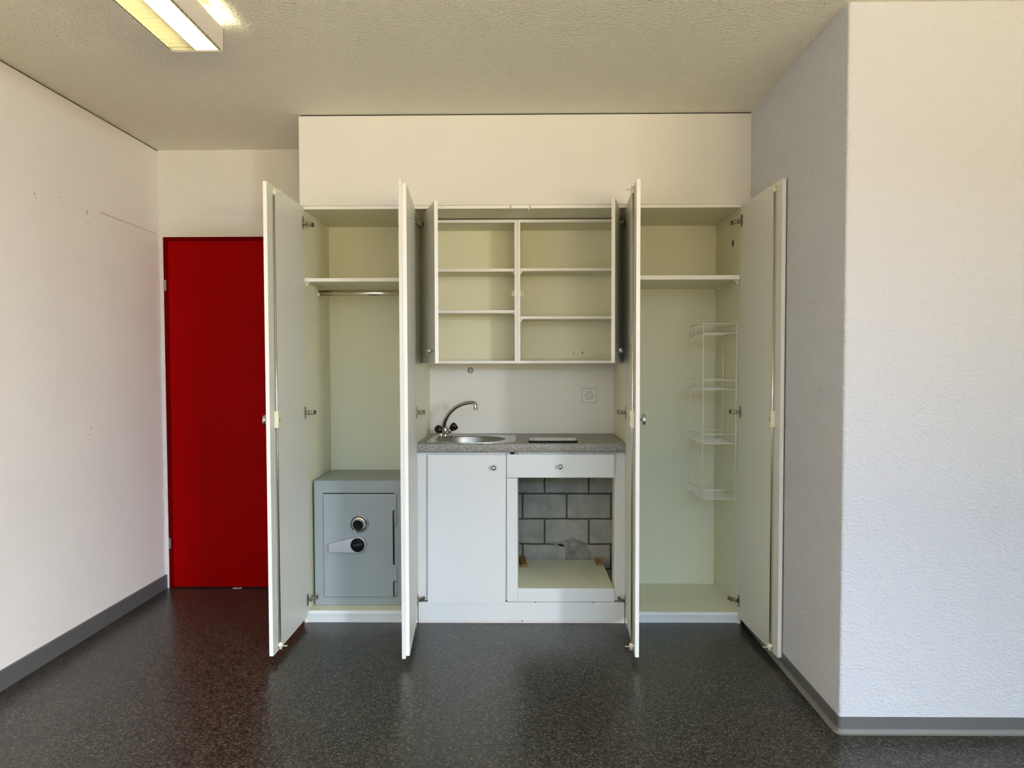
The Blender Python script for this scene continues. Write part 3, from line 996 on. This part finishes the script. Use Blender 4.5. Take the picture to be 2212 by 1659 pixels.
g.box(0.0, 0.3865, YF - 0.003, YF + 0.0125, -0.7425, 0.0, M['melamine'], 0.0010)
dl = g.build('door', bl)


def ballknob(parent, x, y, z):
    g = MB()
    ball = [(0, 0.0), (0.0055, 0.0), (0.0042, 0.004), (0.0042, 0.011)]
    ball += [(0.0135 * math.sin(a), 0.0225 - 0.0135 * math.cos(a)) for a in [PI * (k + 1.2) / 12 for k in range(11)]] + [(0, 0.036)]
    g.lathe(ball, (x, y, z), (0, -1, 0), M['chrome'], n=28)
    return tag(g.build('knob', parent), 'chrome ball knob')


ballknob(dl, -0.1675, YF - 0.003, 0.778)

# appliance-bay base cabinet with drawer
br_ = thing('base_cabinet', (0.19, 0.27, 0.108), 'white base cabinet with a drawer above an empty appliance bay', 'cabinet')
g = MB()
g.box(-0.1050, 0.4270, YF - 0.002, YF + 0.0145, 0.7265, 0.842, M['melamine'], 0.0010)
dw = g.build('drawer', br_)
ballknob(dw, 0.1585, YF - 0.002, 0.783)
g = MB()
g.box(0.4285, XC1 - 0.0005, YF + 0.016, YF + 0.032, 0.108, 0.852, M['melamine'], 0.0008)
g.box(-0.0510, 0.4283, YF + 0.0155, YF + 0.0295, 0.8425, 0.8525, M['melamine'])
g.build('filler_strip', br_)
board('side_panel', br_, (0.4300, 0.4440, YF + 0.0325, 0.125, 0.108, 0.852), M['inner'])
board('side_panel', br_, (-0.0665, -0.0515, YF + 0.031, YS - 0.01, 0.108, 0.852), M['inner'])
board('drawer_floor', br_, (-0.051, 0.4280, YF + 0.03, 0.46, 0.726, 0.738), M['inner'])

g = MB()
g.box(XC0 + 0.004, XC1 - 0.004, YF, YF + 0.016, 0.012, 0.1045, M['melamine'], 0.0008)
g.box(XC0 + 0.004, XC1 - 0.004, YF + 0.001, YF + 0.015, 0.0, 0.012, M['trim_white'])
for (x, z) in ((0.037, 0.1045), (0.324, 0.1040), (-0.03, 0.010)):
    g.lathe([(0, -0.0006), (0.0035, -0.0005), (0.0035, 0.001)], (x, YF, z), (0, 1, 0), M['hole'], n=8, smooth=False)
tag(g.build('plinth_board', None), 'long white plinth board under the kitchenette base cabinets', 'plinth')

# raised platform inside the bay
g = MB()
ZP = 0.174
g.prism([(-0.100, 0.001), (0.4270, 0.001), (0.4150, 0.555), (-0.100, 0.555)], ZP - 0.016, ZP, M['inner'], plane='XY')
pf = thing('appliance_platform', (0.16, 0.27, 0.106), 'low white platform on the floor of the open appliance bay', 'platform')
g.build('deck', pf)
g = MB()
g.box(-0.0510, 0.4275, -0.001, 0.016, 0.1070, ZP + 0.0004, M['melamine'], 0.0008)
g.build('fascia', pf)
for (cx, cy, ang, ln, wd_, lbl) in ((-0.0285, 0.470, 6, 0.150, 0.034, 'longer brown wooden block on the platform, at its left rear corner'), (0.392, 0.475, 4, 0.085, 0.032, 'shorter brown wooden block on the platform, at its right rear corner')):
    g = MB()
    g.X = Matrix.Translation((cx, cy, ZP)) @ Matrix.Rotation(math.radians(ang), 4, 'Z')
    g.prism([(-ln / 2, 0.0), (ln / 2, 0.0), (ln / 2, 0.024), (ln / 2 - 0.01, 0.026), (-ln / 2 + 0.003, 0.016), (-ln / 2, 0.013)], -wd_ / 2, wd_ / 2, M['wood'], plane='YZ')
    g.lathe([(0, 0.0003), (0.003, 0.0003), (0.003, -0.001)], (0, 0.0, 0.0215), (0, 0, 1), M['hole'], n=10, smooth=False)
    tag(g.build('wooden_block', None), lbl, 'block', 'wooden blocks on the platform')

# ---------------------------------------------------------------- socket and hook on the splashback
so = thing('power_socket', (0.341, YS, 1.110), 'triple white power socket on the splashback at the right', 'socket')
g = MB()
cx, cz = 0.3435, 1.1105
g.prism(rrect(cx - 0.0405, cx + 0.0405, cz - 0.0405, cz + 0.0405, 0.008), YS - 0.0015, YS, M['hole'])
g.prism(rrect(cx - 0.0390, cx + 0.0390, cz - 0.0390, cz + 0.0390, 0.008), YS - 0.0060, YS - 0.0012, M['white_plastic'])
g.prism(rrect(cx - 0.0365, cx + 0.0365, cz - 0.0365, cz + 0.0365, 0.007), YS - 0.0075, YS - 0.0060, M['white_plastic'])
g.build('cover_plate', so)
for k, an in enumerate((90, 210, 330)):
    a = math.radians(an)
    d_ = Vector((math.cos(a), 0, math.sin(a)))
    s_ = Vector((-math.sin(a), 0, math.cos(a)))
    base = Vector((cx, YS - 0.0075, cz + 0.001)) + d_ * 0.0165
    g = MB()
    # rim of the recess: pointed oval outline
    rim = []
    for q in range(24):
        t_ = 2 * PI * q / 24
        rim.append(base + s_ * (0.0172 * math.cos(t_)) + d_ * (0.0098 * math.sin(t_) * (1 - 0.25 * abs(math.cos(t_)))))
    g.tube(rim, 0.0007, M['hole'], n=6, closed=True)
    for (ss, dd) in ((-0.0090, 0.001), (0.0090, 0.001), (0.0, -0.004)):
        g.lathe([(0, 0.0004), (0.0023, 0.0003), (0.0023, -0.001)], base + s_ * ss + d_ * dd, (0, -1, 0), M['black'], n=12, smooth=False)
    g.build('outlet', so)

hk = thing('suction_hook', (-0.322, YS, 1.253), 'small clear round hook stuck to the splashback above the sink', 'hook')
g = MB()
g.lathe([(0, 0.004), (0.010, 0.0035), (0.0165, 0.001), (0.0175, 0.0), (0.0, 0.0)], (-0.322, YS, 1.2525), (0, -1, 0), M['clear'], n=28)
g.build('disc', hk)
g = MB()
g.tube([(-0.322, YS - 0.004, 1.263), (-0.322, YS - 0.007, 1.256), (-0.322, YS - 0.009, 1.246), (-0.322, YS - 0.014, 1.243)], 0.0032, M['white_plastic'], n=10)
g.build('hook_arm', hk)

# ---------------------------------------------------------------- safe in the left wardrobe
ZF = ZB1
sx0, sx1 = -1.0865, -0.612
sf = thing('safe', ((sx0 + sx1) / 2, 0.28, ZF), 'grey steel safe with dial and lever handle in the left wardrobe', 'safe')
YSF = 0.084
g = MB()
g.box(sx0, sx1, YSF, 0.484, ZF + 0.0005, 0.6995, M['safe'], 0.003)
g.build('body', sf)
dx0, dx1, dz0, dz1 = -1.0360, -0.6845, 0.107, 0.6330
g = MB()
g.box(dx0 - 0.002, dx1 + 0.0065, YSF - 0.0008, YSF + 0.001, dz0 - 0.003, dz1 + 0.004, M['black'])
g.build('door_gap_shade', sf)  # thin black sheet painted as the shade around the safe door
hx_ = -0.6660
g = MB()
poly = [(dx0, dz0), (dx1, dz0), (dx1, 0.188), (hx_, 0.188), (hx_, 0.270), (dx1, 0.270), (dx1, 0.548), (hx_, 0.548), (hx_, dz1 - 0.0), (dx0, dz1)]
g.prism(poly, YSF - 0.010, YSF - 0.0008, M['safe'])
sd = g.build('door', sf)
bv = sd.modifiers.new('bev', 'BEVEL'); bv.width = 0.0022; bv.segments = 2; bv.limit_method = 'ANGLE'
for (a, b_) in ((0.468, 0.545), (0.1075, 0.185)):
    g = MB()
    g.tube([(-0.6725, YSF - 0.004, a), (-0.6725, YSF - 0.004, b_)], 0.0068, M['safe'], n=16)
    g.box(-0.668, -0.660, YSF - 0.004, YSF, a, b_, M['safe'])
    g.build('hinge', sf)
# combination dial
dc = (-0.8540, YSF - 0.010, 0.4815)
g = MB()
c_, k_ = M['chrome'], M['black']
prof = [(0.0480, 0.0), (0.0475, 0.006), (0.0450, 0.012), (0.0415, 0.013), (0.0405, 0.0118), (0.0385, 0.0118), (0.0380, 0.014), (0.0300, 0.020), (0.0285, 0.019), (0.0270, 0.032), (0.0255, 0.034), (0.0248, 0.0335), (0, 0.033)]
ml = [M['alu'], M['alu'], c_, k_, k_, k_, c_, k_, c_, c_, k_, k_]
g.lathe(prof, dc, (0, -1, 0), c_, n=48, mlist=ml)
tag(g.build('dial', sd), 'round chrome combination dial with black centre')
# lever handle
hc = (-0.8595, 0.377)
R1, R2 = 0.0405, 0.0100
tipc = [(-1.0035, 0.379), (-0.9985, 0.352)]
out = []
for k in range(25):
    a = math.radians(-92 + k * (198.0 / 24))
    out.append((hc[0] + R1 * math.cos(a), hc[1] + R1 * math.sin(a)))
for (cx_, cz_, a0, a1) in ((-0.9985, 0.3740, 106, 178), (-0.9965, 0.3490, 182, 268)):
    for k in range(5):
        a = math.radians(a0 + (a1 - a0) * k / 4)
        out.append((cx_ + R2 * math.cos(a), cz_ + R2 * math.sin(a)))
g = MB()
g.prism(out, YSF - 0.030, YSF - 0.012, M['alu'])
g.lathe([(0.022, 0.0), (0.022, 0.010)], (hc[0], YSF - 0.010, hc[1]), (0, -1, 0), M['black'], n=24)
lv = tag(g.build('lever_handle', sd), 'silver lever handle with round black cap')
bv = lv.modifiers.new('bev', 'BEVEL'); bv.width = 0.002; bv.segments = 2; bv.limit_method = 'ANGLE'
g = MB()
g.lathe([(0.0355, 0.0), (0.0355, 0.0012), (0.034, 0.002), (0, 0.002)], (hc[0], YSF - 0.030, hc[1]), (0, -1, 0), M['black'], n=40)
cap = g.build('cap', sd)
fc = bpy.data.curves.new('lettering', 'FONT')
fc.body = 'KALBER'
fc.size = 0.0135
fc.align_x = 'CENTER'; fc.align_y = 'CENTER'
fc.extrude = 0.0002
fc.offset = 0.0002
fc.materials.append(M['letter'])
lt = bpy.data.objects.new('lettering', fc)
COL.objects.link(lt)
dg = bpy.context.evaluated_depsgraph_get()
me = bpy.data.meshes.new_from_object(lt.evaluated_get(dg))
bpy.data.objects.remove(lt)
lt = bpy.data.objects.new('lettering', me)
COL.objects.link(lt)
lt.parent = sd
lt.location = Vector((hc[0], YSF - 0.0323, hc[1] + 0.001)) - Vector(sf['_o'])
lt.rotation_euler = (PI / 2, -math.radians(8), 0)
lt['label'] = 'tiny grey lettering on the black cap'

# ---------------------------------------------------------------- wire rack in the right wardrobe
wk = thing('wire_rack', (0.945, 0.15, 0.615), 'tall white wire rack with four baskets hung in the right wardrobe', 'rack')
ax0, ax1, ay0, ay1 = 0.864, 1.0265, 0.020, 0.280
rw = 0.0021
LV = [(1.483, 1.436), (1.206, 1.160), (0.937, 0.891), (0.661, 0.615)]
for (x, y, z0_, z1_) in ((ax0, ay0, 0.615, 1.483), (ax1, ay0, 0.615, 1.483), (ax0 - 0.010, ay1, 0.650, 1.481), (ax1, ay1, 0.640, 1.475)):
    g = MB()
    g.tube([(x, y, z0_), (x, y, z1_)], rw, M['wire'], n=8)
    g.build('upright', wk)
for i, (zu, zl) in enumerate(LV):
    g = MB()
    for z in (zu, zl):
        ring = [(ax0 + 0.008, ay0, z), (ax1, ay0, z), (ax1, ay1 - 0.004, z), (ax1 - 0.006, ay1, z), (ax0 - 0.004, ay1, z), (ax0 - 0.010, ay1 - 0.006, z), (ax0, ay0 + 0.008, z)]
        g.tube(ring, rw, M['wire'], n=8, closed=True)
    for k in range(1, 10):
        t_ = k / 10
        y = ay0 + (ay1 - ay0) * t_
        xa = ax0 - 0.010 * t_
        g.tube([(xa, y, zl), (ax1, y, zl)], 0.0013, M['wire'], n=6)
    g.build('basket', wk)
g = MB()
hx0 = ax0 - 0.006
arc = [(hx0, 0.16, 1.482), (hx0, 0.16, 1.432)]
for k in range(9):
    a = PI * k / 10
    arc.append((hx0 - 0.030 + 0.030 * math.cos(a), 0.16, 1.432 - 0.026 * math.sin(a)))
g.tube(arc, 0.0016, M['wire'], n=8)
g.build('hook', wk)
g = MB()
g.tube([(ax0 - 0.002, 0.06, 1.160), (ax0 - 0.030, 0.10, 1.158), (ax0 - 0.060, 0.14, 1.163)], 0.0014, M['wire'], n=8)
g.build('hook', wk)
for z in (1.436, 0.617):
    g = MB()
    g.lathe([(0.0028, 0.0), (0.0065, 0.0), (0.0065, 0.004), (0.0028, 0.004), (0.0028, 0.0)], (ax1 + 0.004, ay0 - 0.004, z), (0, 1, 0), M['wire'], n=16)
    g.box(ax1 + 0.004, XI1, ay0 - 0.004, ay0 + 0.004, z - 0.003, z + 0.003, M['wire'], 0.001)
    g.build('fixing_eye', wk)

# ---------------------------------------------------------------- ceiling lamp
lx0, lx1, ly0, ly1, lz0, lz1 = -1.262, -1.0705, -2.33, -1.030, 2.391, 2.470
lp = thing('ceiling_lamp', ((lx0 + lx1) / 2, (ly0 + ly1) / 2, H), 'lit fluorescent ceiling lamp with louvred underside', 'lamp')
g = MB()
g.box(lx0, lx0 + 0.004, ly0, ly1, lz0, lz1, M['lamp_body'], 0.001)
g.box(lx1 - 0.004, lx1, ly0, ly1, lz0, lz1, M['lamp_body'], 0.001)
g.box(lx0, lx1, ly0, ly0 + 0.004, lz0, lz1, M['lamp_body'])
g.box(lx0, lx1, ly1 - 0.004, ly1, lz0, lz1, M['lamp_body'])
g.box(lx0 + 0.03, lx1 - 0.03, ly0 + 0.1, ly1 - 0.1, lz1 - 0.010, lz1 - 0.006, M['lamp_body'])
for y in (ly0 + 0.25, ly1 - 0.25):
    g.box(lx0 + 0.07, lx1 - 0.07, y - 0.03, y + 0.03, lz1 - 0.006, H, M['lamp_body'])
g.box(lx0 + 0.004, lx1 - 0.004, ly0 + 0.08, ly0 + 0.10, lz1 - 0.010, lz1 - 0.004, M['lamp_body'])
g.box(lx0 + 0.004, lx1 - 0.004, ly1 - 0.10, ly1 - 0.08, lz1 - 0.010, lz1 - 0.004, M['lamp_body'])
g.build('housing', lp)
g = MB()
n = 42
for k in range(n):
    y = ly0 + 0.012 + (ly1 - ly0 - 0.024) * k / (n - 1)
    g.box(lx0 + 0.006, lx1 - 0.006, y - 0.0006, y + 0.0006, lz0 + 0.001, lz0 + 0.030, M['louvre'])
for x in (lx0 + 0.012, (lx0 + lx1) / 2, lx1 - 0.012):
    g.box(x - 0.001, x + 0.001, ly0 + 0.006, ly1 - 0.006, lz0 + 0.001, lz0 + 0.034, M['louvre'])
g.build('louvre', lp)
g = MB()
g.tube([(lx1 - 0.060, ly0 + 0.03, lz0 + 0.050), (lx1 - 0.060, ly1 - 0.03, lz0 + 0.050)], 0.013, M['tube'], n=16)
g.build('tube', lp)

for o in ALL:
    if '_o' in o:
        del o['_o']
